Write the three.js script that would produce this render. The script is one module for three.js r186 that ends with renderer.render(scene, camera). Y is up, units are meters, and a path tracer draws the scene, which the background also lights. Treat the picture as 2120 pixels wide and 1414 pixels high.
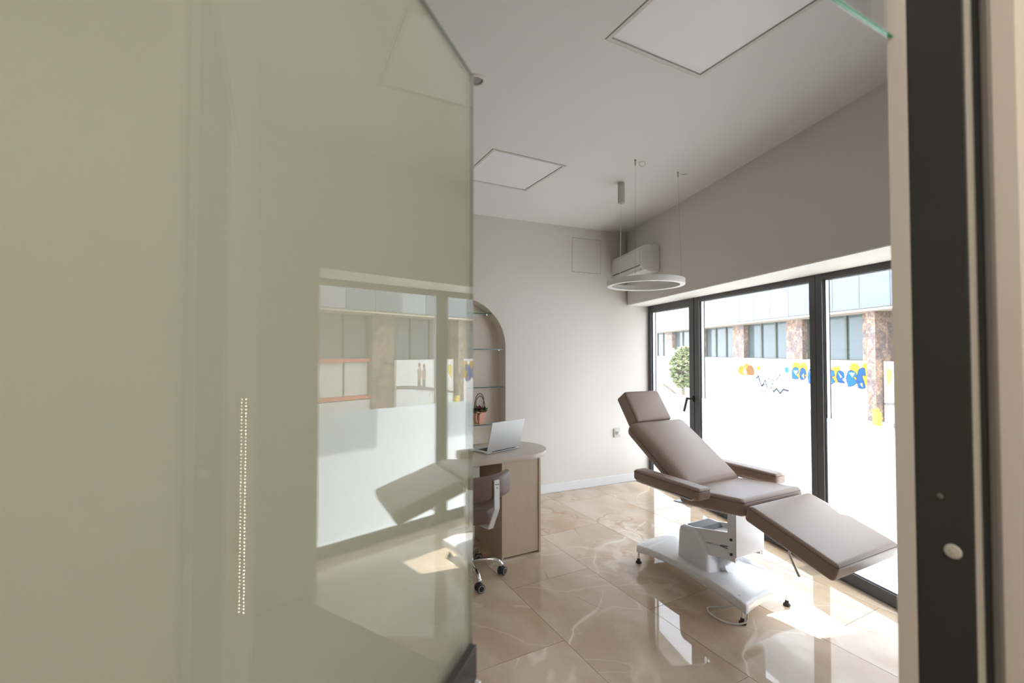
import * as THREE from 'three';
import { mergeGeometries, toCreasedNormals, mergeVertices } from 'three/addons/utils/BufferGeometryUtils.js';
import { RoundedBoxGeometry } from 'three/addons/geometries/RoundedBoxGeometry.js';
import { RectAreaLightUniformsLib } from 'three/addons/lights/RectAreaLightUniformsLib.js';

// ---------------------------------------------------------------- camera, sky, sun, lamps, exposure
RectAreaLightUniformsLib.init();
const scene = new THREE.Scene();
const camera = new THREE.PerspectiveCamera(2 * Math.atan(707 / 945) * 180 / Math.PI, 2120 / 1414, 0.02, 200);
camera.position.set(0, 1.5, 0);
camera.rotation.x = Math.atan(21 / 945);
camera.focus = 3.6;
camera.userData.fStop = 2.4;
scene.add(camera);
const renderer = new THREE.WebGLRenderer({ antialias: true });
renderer.toneMapping = THREE.LinearToneMapping;
renderer.toneMappingExposure = 2.2;
renderer.shadowMap.enabled = true;

scene.background = new THREE.Color().setRGB(2.75, 3.0, 3.35);          // bright hazy sky, the same all round
const sunTowards = new THREE.Vector3(0.96, 0, -0.28).normalize().multiplyScalar(Math.cos(1.157)).setY(Math.sin(1.157));
const sun = new THREE.DirectionalLight(new THREE.Color(1, 0.96, 0.9), 8);
sun.name = 'sun';
sun.position.copy(sunTowards).multiplyScalar(30).add(new THREE.Vector3(3, 0, -3));
sun.target.position.set(3, 0, -3);
sun.castShadow = true;
Object.assign(sun.shadow.camera, { left: -16, right: 16, top: 16, bottom: -16, near: 1, far: 70 });
sun.shadow.mapSize.set(4096, 4096);
scene.add(sun, sun.target);


// ---------------------------------------------------------------- helpers
let seed = 20240511;
const rnd = () => { seed = (seed + 0x6d2b79f5) | 0; let t = Math.imul(seed ^ (seed >>> 15), 1 | seed); t = (t + Math.imul(t ^ (t >>> 7), 61 | t)) ^ t; return ((t ^ (t >>> 14)) >>> 0) / 4294967296; };
const rr = (a, b) => a + (b - a) * rnd();
const V2 = (x, y) => new THREE.Vector2(x, y), V3 = (x, y, z) => new THREE.Vector3(x, y, z);
const taken = new Map();
const numbered = (n) => { const c = taken.get(n) ?? 0; taken.set(n, c + 1); return c ? `${n}_${String(c).padStart(3, '0')}` : n; };
function part(name, geo, mat, parent) {
  const m = new THREE.Mesh(geo, mat);
  m.name = name; m.castShadow = m.receiveShadow = true;
  parent.add(m);
  return m;
}
function thing(name, label, category, pos = [0, 0, 0], turn = 0, group) {
  const g = new THREE.Group();
  g.name = numbered(name); g.position.set(...pos); g.rotation.y = turn;
  g.userData = { label, category };
  if (group) g.userData.group = group;
  scene.add(g);
  return g;
}
function structure(name, label, category, pos = [0, 0, 0], turn = 0) {
  const g = thing(name, label, category, pos, turn);
  g.userData.kind = 'structure';
  return g;
}
const turnOf = (dx, dz) => Math.atan2(-dz, dx);                       // a group turned so has its x along (dx, dz)
const box = (x0, x1, y0, y1, z0, z1) => new THREE.BoxGeometry(Math.abs(x1 - x0), Math.abs(y1 - y0), Math.abs(z1 - z0)).translate((x0 + x1) / 2, (y0 + y1) / 2, (z0 + z1) / 2);
const rbox = (x0, x1, y0, y1, z0, z1, r = 0.003, seg = 2) => new RoundedBoxGeometry(Math.abs(x1 - x0), Math.abs(y1 - y0), Math.abs(z1 - z0), seg, r).translate((x0 + x1) / 2, (y0 + y1) / 2, (z0 + z1) / 2);
const plain = (g) => { const n = g.index ? g.toNonIndexed() : g; for (const k of Object.keys(n.attributes)) if (!['position', 'normal', 'uv'].includes(k)) n.deleteAttribute(k); return n; };
const merge = (...gs) => mergeGeometries(gs.flat().map(plain));
const tube = (pts, r, seg = 24, closed = false, rad = 8) => new THREE.TubeGeometry(new THREE.CatmullRomCurve3(pts.map((p) => V3(...p)), closed), seg, r, rad, closed);
const rod = (a, b, r, rad = 10) => { const A = V3(...a), B = V3(...b), d = B.clone().sub(A); return new THREE.CylinderGeometry(r, r, d.length(), rad).applyQuaternion(new THREE.Quaternion().setFromUnitVectors(V3(0, 1, 0), d.clone().normalize())).translate(...A.add(B).multiplyScalar(0.5).toArray()); };
const lathe = (pts, seg = 32) => new THREE.LatheGeometry(pts.map(([r, y]) => V2(r, y)), seg);
// polygon in plan, [x, z] pairs, raised from y0 to y1
function prism(pts, y0, y1, bevel = 0) {
  const s = new THREE.Shape(pts.map(([x, z]) => V2(x, -z)));
  const g = new THREE.ExtrudeGeometry(s, { depth: y1 - y0 - 2 * bevel, bevelEnabled: bevel > 0, bevelSize: bevel, bevelThickness: bevel, bevelOffset: -bevel, bevelSegments: 3, curveSegments: 24 });
  return g.rotateX(-Math.PI / 2).translate(0, y0 + bevel, 0);
}
// uv in metres from the position: the two axes across the face normal
function metreUV(g, scale = 1, off = [0, 0]) {
  g = g.index ? g.toNonIndexed() : g;
  const p = g.attributes.position, n = g.attributes.normal, uv = new Float32Array(p.count * 2);
  for (let i = 0; i < p.count; i++) {
    const ax = Math.abs(n.getX(i)), ay = Math.abs(n.getY(i)), az = Math.abs(n.getZ(i));
    let u, v;
    if (ay > ax && ay > az) { u = p.getX(i); v = p.getZ(i); } else if (ax > az) { u = p.getZ(i); v = p.getY(i); } else { u = p.getX(i); v = p.getY(i); }
    uv[2 * i] = u * scale + off[0]; uv[2 * i + 1] = v * scale + off[1];
  }
  g.setAttribute('uv', new THREE.BufferAttribute(uv, 2));
  return g;
}
// a stuffed pad: box with rounded edges and a crowned top, x long, y thick, z wide, its top middle at the origin
function pad(L, T, W, r, crown, nIn = 12, nc = 4) {
  const n = nIn + 2 * nc, g = new THREE.BoxGeometry(1, 1, 1, n, 6 + 2 * nc, n), p = g.attributes.position;
  const remap = (t, size, cnt) => { // t in -.5...5 -> metres, with nc cells in each corner
    const k = Math.round((t + 0.5) * cnt), c = r / size;
    const s = k <= nc ? c * (1 - Math.cos(k / nc * Math.PI / 2)) * 1.0 : k >= cnt - nc ? 1 - c * (1 - Math.cos((cnt - k) / nc * Math.PI / 2)) : c + (1 - 2 * c) * (k - nc) / (cnt - 2 * nc);
    return (s - 0.5) * size;
  };
  const v = new THREE.Vector3(), c = new THREE.Vector3();
  for (let i = 0; i < p.count; i++) {
    v.set(remap(p.getX(i), L, n), remap(p.getY(i), T, 6 + 2 * nc), remap(p.getZ(i), W, n));
    const q = v.clone();
    c.set(THREE.MathUtils.clamp(v.x, -L / 2 + r, L / 2 - r), THREE.MathUtils.clamp(v.y, -T / 2 + r, T / 2 - r), THREE.MathUtils.clamp(v.z, -W / 2 + r, W / 2 - r));
    const d = v.clone().sub(c);
    if (d.lengthSq() > 1e-12) q.copy(c).add(d.normalize().multiplyScalar(r));
    const fx = 1 - (2 * q.x / L) ** 2, fz = 1 - (2 * q.z / W) ** 2;
    if (q.y > 0) q.y += crown * Math.sqrt(Math.max(0, fx * fz)) * (q.y / (T / 2));
    p.setXYZ(i, q.x, q.y - T / 2, q.z);
  }
  g.deleteAttribute('normal');
  const uv0 = g.attributes.uv; for (let i = 0; i < uv0.count; i++) uv0.setXY(i, uv0.getX(i) * L * 4, uv0.getY(i) * W * 4);
  const uvs = g.clone();
  g.deleteAttribute('uv');
  const m = mergeVertices(g, 1e-5); m.computeVertexNormals();
  return metreUV(m, 4);
}
// seam tube round the top of such a pad
function padSeam(L, W, y, inset, c, r = 0.0017) {
  const pts = [], hx = L / 2 - inset, hz = W / 2 - inset;
  for (const [sx, sz, a0] of [[1, 1, 0], [-1, 1, 1], [-1, -1, 2], [1, -1, 3]]) for (let k = 0; k <= 3; k++) { const a = (a0 + k / 3) * Math.PI / 2; pts.push([sx * (hx - c) + c * Math.cos(a), y, sz * (hz - c) + c * Math.sin(a)]); }
  return new THREE.TubeGeometry(new THREE.CatmullRomCurve3(pts.map((p) => V3(...p)), true, 'catmullrom', 0.2), 90, r, 6, true);
}
// noise
const hash = (x, y, s) => { let h = Math.imul(x, 374761393) ^ Math.imul(y, 668265263) ^ Math.imul(s, 974634533); h = Math.imul(h ^ (h >>> 13), 1274126177); return ((h ^ (h >>> 16)) >>> 0) / 4294967296; };
function vnoise(x, y, s, px = 0, py = 0) {
  const ix = Math.floor(x), iy = Math.floor(y), fx = x - ix, fy = y - iy, u = fx * fx * (3 - 2 * fx), v = fy * fy * (3 - 2 * fy);
  const w = (i, n) => (n ? ((i % n) + n) % n : i);
  const a = hash(w(ix, px), w(iy, py), s), b = hash(w(ix + 1, px), w(iy, py), s), c = hash(w(ix, px), w(iy + 1, py), s), d = hash(w(ix + 1, px), w(iy + 1, py), s);
  return a + (b - a) * u + (c - a) * v + (a - b - c + d) * u * v;
}
function fbm(x, y, s, o = 4, p = 0) { let t = 0, a = 0.5, n = 0; for (let i = 0; i < o; i++) { t += a * vnoise(x, y, s + i, p, p); n += a; x *= 2; y *= 2; p *= 2; a *= 0.5; } return t / n; }
function dataTexture(w, h, f, srgb = true) {
  const d = new Uint8Array(w * h * 4);
  for (let y = 0; y < h; y++) for (let x = 0; x < w; x++) { const c = f(x, y); const i = (y * w + x) * 4; d[i] = c[0]; d[i + 1] = c[1]; d[i + 2] = c[2]; d[i + 3] = 255; }
  const t = new THREE.DataTexture(d, w, h);
  t.wrapS = t.wrapT = THREE.RepeatWrapping; t.magFilter = THREE.LinearFilter; t.minFilter = THREE.LinearMipmapLinearFilter; t.generateMipmaps = true;
  if (srgb) t.colorSpace = THREE.SRGBColorSpace;
  t.needsUpdate = true;
  return t;
}
const clamp = THREE.MathUtils.clamp, lerp = THREE.MathUtils.lerp, smooth = THREE.MathUtils.smoothstep;
const mix3 = (a, b, t) => [lerp(a[0], b[0], t), lerp(a[1], b[1], t), lerp(a[2], b[2], t)];

// ---------------------------------------------------------------- materials
const std = (name, rgb, o = {}) => { const { lin, ...rest } = o; const m = new THREE.MeshPhysicalMaterial({ roughness: 0.6, ...rest }); m.name = name; m.color = new THREE.Color().setRGB(...rgb); return m; };
const grainT = dataTexture(256, 256, (x, y) => { const v = 120 + 110 * fbm(x / 8, y / 8, 5, 3, 32) + 0; return [v, v, v]; }, false);
const leatherT = dataTexture(256, 256, (x, y) => { let b = 9; const cx = x / 10, cy = y / 10; for (let j = -1; j <= 1; j++) for (let i = -1; i <= 1; i++) { const gx = Math.floor(cx) + i, gy = Math.floor(cy) + j, wx = ((gx % 26) + 26) % 26, wy = ((gy % 26) + 26) % 26; const dx = gx + hash(wx, wy, 1) - cx, dy = gy + hash(wx, wy, 2) - cy; b = Math.min(b, dx * dx + dy * dy); } const v = clamp(255 * (1 - Math.sqrt(b) * 0.7), 0, 255); return [v, v, v]; }, false);
const woodT = dataTexture(512, 512, (x, y) => { const n = fbm(x / 4, y / 64, 31, 4, 0), f = fbm(x / 24, y / 200, 37, 3, 0); const v = 236 + 5 * (n - 0.5) + 5 * (f - 0.5); return [v, v * 0.985, v * 0.965]; });
const M = {
  wall: std('wall paint', [0.75, 0.705, 0.65], { roughness: 0.85, bumpMap: grainT, bumpScale: 0.0004 }),
  ceiling: std('ceiling paint', [0.84, 0.815, 0.785], { roughness: 0.9, bumpMap: grainT, bumpScale: 0.0003 }),
  reveal: std('white reveal paint', [0.86, 0.84, 0.8], { roughness: 0.7 }),
  niche: std('taupe plaster', [0.8, 0.7, 0.61], { roughness: 0.8, bumpMap: grainT, bumpScale: 0.001 }),
  skirting: std('white skirting', [0.82, 0.82, 0.82], { roughness: 0.35 }),
  grout: std('grout', [0.3, 0.24, 0.19], { roughness: 0.9 }),
  frame: std('anthracite aluminium', [0.075, 0.077, 0.08], { roughness: 0.42, metalness: 0.0 }),
  gasket: std('black rubber', [0.012, 0.012, 0.013], { roughness: 0.6 }),
  spacer: std('aluminium spacer', [0.72, 0.73, 0.74], { roughness: 0.25, metalness: 0.8 }),
  jambFrame: std('dark green grey door frame', [0.034, 0.037, 0.034], { roughness: 0.5 }),
  jambSeal: std('grey seal', [0.17, 0.155, 0.145], { roughness: 0.55 }),
  jambWood: std('brown frame edge', [0.06, 0.045, 0.036], { roughness: 0.55 }),
  plasticCap: std('off white plastic cap', [0.62, 0.62, 0.55], { roughness: 0.5 }),
  glass: new THREE.MeshPhysicalMaterial({ name: 'window glass', color: 0xffffff, transmission: 1, roughness: 0, thickness: 0, ior: 1.45 }),
  film: new THREE.MeshPhysicalMaterial({ name: 'frosted window film', color: new THREE.Color().setRGB(0.86, 0.91, 0.97), transmission: 0.94, roughness: 0.94, thickness: 0, ior: 1.2 }),
  doorGlass: new THREE.MeshPhysicalMaterial({ name: 'glossy door glass', color: new THREE.Color().setRGB(0.96, 0.985, 0.965), transmission: 1, roughness: 0, thickness: 0, ior: 1.5 }),
  doorFrost: new THREE.MeshPhysicalMaterial({ name: 'frosted door film', color: new THREE.Color().setRGB(0.88, 0.87, 0.81), transmission: 0.6, roughness: 1, thickness: 0, ior: 1.1 }),
  edgeGlass: std('green glass edge', [0.1, 0.55, 0.28], { roughness: 0.15, transmission: 0.5, thickness: 0 }),
  shelfGlass: new THREE.MeshPhysicalMaterial({ name: 'shelf glass', color: new THREE.Color().setRGB(0.86, 0.95, 0.91), transmission: 1, roughness: 0, thickness: 0, ior: 1.5 }),
  shelfEdge: std('dark green shelf edge', [0.06, 0.13, 0.105], { roughness: 0.15 }),
  leather: std('taupe leather', [0.34, 0.245, 0.195], { roughness: 0.36, bumpMap: leatherT, bumpScale: 0.0004 }),
  seam: std('taupe seam', [0.15, 0.1, 0.078], { roughness: 0.6 }),
  stoolLeather: std('brown leather', [0.19, 0.13, 0.105], { roughness: 0.38, bumpMap: leatherT, bumpScale: 0.0004 }),
  lacquer: std('white lacquer', [0.83, 0.83, 0.85], { roughness: 0.28, clearcoat: 0.4, clearcoatRoughness: 0.15 }),
  greyInside: std('grey inside', [0.25, 0.25, 0.26], { roughness: 0.6 }),
  black: std('black plastic', [0.02, 0.02, 0.022], { roughness: 0.4 }),
  tyre: std('dark grey caster tread', [0.05, 0.055, 0.065], { roughness: 0.5 }),
  beigeRing: std('beige caster ring', [0.5, 0.48, 0.4], { roughness: 0.5 }),
  chrome: std('chrome', [0.78, 0.78, 0.79], { roughness: 0.08, metalness: 1 }),
  steel: std('brushed steel', [0.6, 0.58, 0.55], { roughness: 0.3, metalness: 1 }),
  laminate: std('beige laminate', [0.82, 0.7, 0.58], { roughness: 0.4, map: woodT }),
  laminateTop: std('pale desktop laminate', [0.84, 0.76, 0.67], { roughness: 0.3, map: woodT }),
  drawer: std('pale drawer front', [0.68, 0.66, 0.6], { roughness: 0.4 }),
  alu: std('silver aluminium', [0.76, 0.78, 0.8], { roughness: 0.32, metalness: 0.35 }),
  keys: std('black keys', [0.015, 0.015, 0.017], { roughness: 0.5 }),
  screen: std('dark screen glass', [0.02, 0.02, 0.025], { roughness: 0.1 }),
  panel: std('white diffuser', [0.92, 0.91, 0.92], { roughness: 0.4 }),
  panelFrame: std('panel trim', [0.7, 0.66, 0.62], { roughness: 0.5 }),
  whitePlastic: std('white plastic', [0.76, 0.74, 0.7], { roughness: 0.4 }),
  ring: std('white ring', [0.82, 0.79, 0.75], { roughness: 0.4 }),
  wire: std('steel wire', [0.42, 0.38, 0.34], { roughness: 0.4, metalness: 0.6 }),
  canopy: std('grey canister', [0.55, 0.52, 0.48], { roughness: 0.5 }),
  pot: std('salmon pink card', [0.72, 0.36, 0.25], { roughness: 0.5 }),
  cord: std('dark brown cord', [0.04, 0.022, 0.016], { roughness: 0.6 }),
  petal: std('magenta petal', [0.3, 0.008, 0.085], { roughness: 0.6 }),
  bud: std('pink bud', [0.62, 0.27, 0.2], { roughness: 0.6 }),
  leafA: std('dark green leaf', [0.03, 0.06, 0.022], { roughness: 0.5, side: THREE.DoubleSide }),
  leafB: std('fresh green leaf', [0.16, 0.24, 0.06], { roughness: 0.5, side: THREE.DoubleSide }),
  led: new THREE.MeshStandardMaterial({ name: 'warm led', color: 0xffffff, emissive: new THREE.Color(1, 0.85, 0.62), emissiveIntensity: 12 }),
};

// ---------------------------------------------------------------- plan of the place (metres; the camera stands at 0, 0 and looks along -z)
const CEIL = 2.875, SOFFIT = 2.04;
const U2 = [0.8816, -0.472], U1 = [-0.472, -0.8816];                 // the floor joints: along the entrance wall, and away from it
const E0 = [0.688, -0.825];                                          // inner corner of the right door jamb
const ent = (t, n = 0) => [E0[0] + U2[0] * t + U1[0] * n, E0[1] + U2[1] * t + U1[1] * n];
const K0 = [1.336, -5.306], KD = [-0.912, 0.41];                     // back wall, from the window corner leftwards
const Q0 = [1.622, -5.435], QD = [0.2174, 0.9761];                   // window frames
const B0 = [1.336, -5.306], BD = [0.187, 0.9824];                    // face of the wall above the windows
const back = (k, n = 0) => [K0[0] + KD[0] * k - KD[1] * n, K0[1] + KD[1] * k + KD[0] * n];   // n < 0 into the wall... see below
const win = (k, n = 0) => [Q0[0] + QD[0] * k + QD[1] * n, Q0[1] + QD[1] * k - QD[0] * n];    // n > 0 towards the street
const bulk = (k, n = 0) => [B0[0] + BD[0] * k + BD[1] * n, B0[1] + BD[1] * k - BD[0] * n];
const turnE = turnOf(...U2), turnK = turnOf(...KD), turnQ = turnOf(...QD), turnB = turnOf(...BD);
const PANELS = [[-0.005, -3.472], [0.819, -1.855]];                   // middles of the flush ceiling panels
const LEFT = 1.75;                                                   // left wall, this far left of the jamb along the entrance wall
const cornerLB = [-2.732, -3.477];

// ---------------------------------------------------------------- floor of marbled tiles, 1.2 x 0.6 m in half bond
const TW = 1024, TH = 512;
function marble(s) {
  return dataTexture(TW, TH, (px, py) => {
    const x = px / TW * 1.2, y = py / TH * 0.6;
    const wx = x + 0.22 * (fbm(x * 2.2, y * 2.2, s + 3, 4) - 0.5), wy = y + 0.22 * (fbm(x * 2.2, y * 2.2, s + 9, 4) - 0.5);
    const cloud = fbm(wx * 2.1 + wy * 1.2, wy * 3.4 - wx * 0.8, s + 20, 5), warm = fbm(wx * 3.1, wy * 3.1, s + 40, 4);
    let c = mix3([197, 176, 152], [219, 204, 186], smooth(cloud, 0.25, 0.75));
    c = mix3(c, [204, 168, 134], 0.45 * smooth(warm, 0.58, 0.78));
    const v1 = 1 - Math.abs(2 * fbm(wx * 1.5 + wy * 1.7 + 3, wy * 0.5 - wx * 0.4, s + 60, 4) - 1), v2 = 1 - Math.abs(2 * fbm(wx * 2.1 - wy * 1.5, wy * 0.7 + wx * 0.4, s + 80, 4) - 1);
    const sel = smooth(fbm(x * 2.3, y * 2.3, s + 70, 3), 0.4, 0.62);
    const band = smooth(fbm(wx * 1.1 + wy * 0.6, wy * 2.4, s + 90, 5), 0.6, 0.72) * smooth(fbm(x * 14, y * 14, s + 95, 4), 0.3, 0.65);
    c = mix3(c, [232, 222, 206], 0.8 * band);
    c = mix3(c, [216, 200, 180], 0.5 * smooth(v1, 0.86, 0.99) * sel);
    c = mix3(c, [238, 230, 216], 0.8 * sel * smooth(v1, 0.965, 0.998));
    c = mix3(c, [232, 221, 203], 0.5 * (1 - 0.6 * sel) * smooth(v2, 0.968, 0.998));
    c = mix3(c, [176, 134, 100], 0.4 * sel * smooth(1 - Math.abs(2 * fbm(wx * 1.4 + 7, wy * 1.9, s + 110, 4) - 1), 0.97, 0.999));
    const g = 5 * (fbm(x * 90, y * 90, s + 130, 2) - 0.5);
    return [c[0] + g, c[1] + g, c[2] + g];
  });
}
const tileMats = [1, 2, 3, 4, 5].map((k) => { const m = std('polished marbled porcelain', [1, 0.99, 0.98], { roughness: 0.03, ior: 1.48 }); m.map = marble(k * 200); return m; });
const floor = structure('floor', 'polished beige marbled porcelain floor of large staggered tiles', 'floor');
const roomPoly = [ent(-LEFT, 0), cornerLB, win(-0.14, 0.02), win(3.75, 0.02), ent(2.02, 0)];
part('grout_bed', prism([ent(-LEFT - 0.1, 0), [cornerLB[0] - 0.1, cornerLB[1] - 0.05], win(-0.2, 0.1), win(3.8, 0.1)], -0.2, -0.0012), M.grout, floor);
function clipPoly(poly, a, b) { // keep the side of a->b where the room's middle lies
  const mid = [0.2, -3], side = (p) => (b[0] - a[0]) * (p[1] - a[1]) - (b[1] - a[1]) * (p[0] - a[0]), s0 = Math.sign(side(mid)), out = [];
  poly.forEach((p, i) => { const q = poly[(i + 1) % poly.length], sp = side(p) * s0, sq = side(q) * s0; if (sp >= 0) out.push(p); if (sp * sq < 0) { const t = sp / (sp - sq); out.push([p[0] + (q[0] - p[0]) * t, p[1] + (q[1] - p[1]) * t]); } });
  return out;
}
const T0 = [0.528, -3.2];                                            // a joint crossing
for (let col = -7; col <= 6; col++) for (let row = -5; row <= 5; row++) {
  const g = 0.0014, u0 = (col - 1) * 0.6 + g, u1 = col * 0.6 - g, off = (col % 2 ? 0.58 : 0) - 0, v0 = row * 1.2 + off + g, v1 = v0 + 1.2 - 2 * g;
  const at = (u, v) => [T0[0] + U2[0] * u - U1[0] * v, T0[1] + U2[1] * u - U1[1] * v];
  let poly = [at(u0, v0), at(u1, v0), at(u1, v1), at(u0, v1)];
  for (let i = 0; i < roomPoly.length && poly.length; i++) poly = clipPoly(poly, roomPoly[i], roomPoly[(i + 1) % roomPoly.length]);
  if (poly.length < 3) continue;
  const area = Math.abs(poly.reduce((s, p, i) => { const q = poly[(i + 1) % poly.length]; return s + p[0] * q[1] - q[0] * p[1]; }, 0)) / 2;
  if (area < 0.002) continue;
  const geo = prism(poly, -0.01, 0), p = geo.attributes.position, uv = geo.attributes.uv, flip = rnd() < 0.5;
  for (let i = 0; i < p.count; i++) {
    const dx = p.getX(i) - T0[0], dz = p.getZ(i) - T0[1], u = dx * U2[0] + dz * U2[1] - u0, v = -(dx * U1[0] + dz * U1[1]) - v0;
    uv.setXY(i, flip ? 1 - v / 1.2 : v / 1.2, flip ? 1 - u / 0.6 : u / 0.6);
  }
  part('tile', geo, tileMats[Math.floor(rnd() * 5)], floor);
}
// ---------------------------------------------------------------- walls and ceiling
const TH_W = 0.22;
const outP = (p, q, d) => { const l = Math.hypot(q[0] - p[0], q[1] - p[1]); return [(q[1] - p[1]) / l * d, -(q[0] - p[0]) / l * d]; };
{ // back wall with an arched niche: local x along the wall leftwards, local z into the room
  const g = structure('wall_back', 'warm white painted back wall with an arched shelf niche', 'wall', [K0[0], 0, K0[1]], turnK);
  // with x = KD, local z = (sin, cos) of the turn
  const sh = new THREE.Shape();
  sh.moveTo(-0.32, 0); sh.lineTo(4.6, 0); sh.lineTo(4.6, CEIL); sh.lineTo(-0.32, CEIL); sh.closePath();
  const R = 0.5, cx = 2.035, cy = 1.54, base = 0.38, hole = new THREE.Path();
  hole.moveTo(cx - R, base); hole.lineTo(cx - R, cy); hole.absarc(cx, cy, R, Math.PI, 0, true); hole.lineTo(cx + R, base); hole.closePath();
  sh.holes.push(hole);
  const hh = new THREE.Path(); hh.moveTo(0.359, 2.379); hh.lineTo(0.359, 2.761); hh.lineTo(0.741, 2.761); hh.lineTo(0.741, 2.379); hh.closePath();
  sh.holes.push(hh);
  const D = 0.18;
  const wg = new THREE.ExtrudeGeometry(sh, { depth: D, bevelEnabled: false, curveSegments: 48 });
  // faces: split so that the niche lining takes its own plaster
  part('wall_face', metreUV(wg.translate(0, 0, 0)), M.wall, g);
  const niche = new THREE.Shape();
  niche.moveTo(cx - R - 0.04, base - 0.04); niche.lineTo(cx - R - 0.04, cy); niche.absarc(cx, cy, R + 0.04, Math.PI, 0, true); niche.lineTo(cx + R + 0.04, base - 0.04); niche.closePath();
  part('niche_back', metreUV(new THREE.ExtrudeGeometry(niche, { depth: 0.03, bevelEnabled: false, curveSegments: 40 }).translate(0, 0, D)), M.niche, g);
  const lin = [], N = 40, path = [[cx - R, base]];
  for (let i = 0; i <= N; i++) { const a = Math.PI - Math.PI * i / N; path.push([cx + R * Math.cos(a), cy + R * Math.sin(a)]); }
  path.push([cx + R, base], [cx - R, base]);
  const ls = new THREE.Shape(path.map(([x, y]) => V2(x, y))), lh = new THREE.Path(path.slice().reverse().map(([x, y]) => { const k = 0.003; const ax = x < cx - R + 0.01 ? x + k : x > cx + R - 0.01 ? x - k : cx + (x - cx) * (1 - k / R); return V2(ax, y < base + 0.01 ? y + k : y > cy ? cy + (y - cy) * (1 - k / R) : y); }));
  ls.holes.push(lh);
  part('niche_lining', metreUV(new THREE.ExtrudeGeometry(ls, { depth: D - 0.002, bevelEnabled: false }).translate(0, 0, 0.002)), M.niche, g);
  part('wall_core', box(-0.32, 4.6, 0, CEIL, D + 0.035, D + 0.1), M.wall, g);
  // access hatch: a flush painted door with a fine joint all round
  part('access_hatch', box(0.3625, 0.7375, 2.3825, 2.7575, 0, 0.02), M.wall, g);
  // glass shelves in the niche
  for (const [y, half] of [[1.885, 0.352], [1.522, 0.49], [1.138, 0.49], [0.762, 0.49]]) {
    const s = part('glass_shelf', box(cx - half, cx + half, y - 0.004, y + 0.004, 0.03, D - 0.01), M.shelfGlass, g);
    part('shelf_edge', box(cx - half, cx + half, y - 0.0042, y + 0.0042, 0.0285, 0.031), M.shelfEdge, s);
    for (const sx of [-1, 1]) part('shelf_bracket', merge(box(cx + sx * (half - 0.03) - 0.006, cx + sx * (half - 0.03) + 0.006, y - 0.014, y - 0.0045, 0.08, 0.165)), M.steel, s);
  }
}
{
  const g = structure('baseboard_back', 'white baseboard along the back wall', 'baseboard', [K0[0], 0, K0[1]], turnK);
  part('board', rbox(-0.31, 4.55, 0.001, 0.093, -0.014, -0.0005, 0.003), M.skirting, g);
}
// window wall: beam above the windows, pier beside them
{
  const g = structure('wall_window', 'beige painted beam over the street windows and pier beside them', 'wall');
  part('beam', metreUV(prism([bulk(0.02), bulk(3.9), win(3.95, 0.12), win(-0.12, 0.12)], SOFFIT, CEIL + 0.2)), M.wall, g);
  part('soffit', prism([bulk(0.005, 0.006), bulk(3.46, 0.006), win(3.58, -0.012), win(-0.05, -0.012)], SOFFIT - 0.004, SOFFIT + 0.001), M.reveal, g);
  part('pier', metreUV(prism([bulk(3.465), bulk(3.85), win(3.9, 0.12), win(3.6, 0.12)], 0.001, SOFFIT)), M.wall, g);
  part('parapet', prism([win(-3.5, 0.02), win(-0.14, 0.02), win(-0.14, 0.2), win(-3.5, 0.2)], -0.4, 4.5), M.wall, g);
  part('parapet', prism([win(3.9, 0.02), win(9, 0.02), win(9, 0.2), win(3.9, 0.2)], -0.4, 4.5), M.wall, g);
}
{ // concrete balcony of the floor above, over the two far windows
  const g = structure('trim_3', 'two concrete balcony slabs of the floor above outside the windows', 'balcony');
  part('slab', prism([win(-3.4, 0.2), win(2.28, 0.13), win(2.28, 0.85), win(-3.4, 0.85)], 2.62, 2.8), M.reveal, g);
  part('slab', prism([win(2.86, 0.13), win(8, 0.2), win(8, 0.85), win(2.86, 0.85)], 2.62, 2.8), M.reveal, g);
}
{ // left wall
  const g = structure('wall_left', 'white painted left wall behind the glass door', 'wall');
  const a = ent(-LEFT), b = cornerLB, d = [-(0.8816) * 0.15, 0.472 * 0.15];
  part('wall_face', metreUV(prism([a, b, [b[0] + d[0], b[1] + d[1]], [a[0] + d[0], a[1] + d[1]]], 0, CEIL)), M.reveal, g);
}
{ // entrance wall round the doorway: n < 0 is the corridor side
  const g = structure('wall_entrance', 'beige painted entrance wall round the glass doorway', 'wall');
  const W = -0.16;
  part('wall_right', metreUV(prism([ent(0, 0), ent(1.56, 0), ent(1.62, W), ent(0.004, W), ent(0.004, -0.028), ent(0, -0.028)], 0, CEIL)), M.wall, g);
  part('wall_left_side', metreUV(prism([ent(-1.235, 0), ent(-LEFT - 0.1, 0), ent(-LEFT - 0.1, W), ent(-1.235, W)], 0, CEIL)), M.wall, g);
}
{ // ceiling over room and corridor
  const g = structure('ceiling', 'plain off white painted ceiling', 'ceiling');
  const outline = [ent(-3.2, -3.6), ent(-3.2, 4.6), [1.0, -6.0], win(-0.3, 0.12), win(4.4, 0.12), ent(3.0, -3.6)];
  const lay = new THREE.Shape(outline.map(([x, z]) => V2(x, -z)));
  for (const [cx, cz] of PANELS) { const q = 0.3045, c = [[-q, -q], [q, -q], [q, q], [-q, q]].map(([u, v]) => V2(cx + U2[0] * u + U1[0] * v, -(cz + U2[1] * u + U1[1] * v))); lay.holes.push(new THREE.Path(c)); }
  part('ceiling_board', metreUV(new THREE.ExtrudeGeometry(lay, { depth: 0.06, bevelEnabled: false }).rotateX(-Math.PI / 2).translate(0, CEIL, 0)), M.ceiling, g);
  part('ceiling_slab', prism(outline, CEIL + 0.06, CEIL + 0.25), M.ceiling, g);
}
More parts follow.
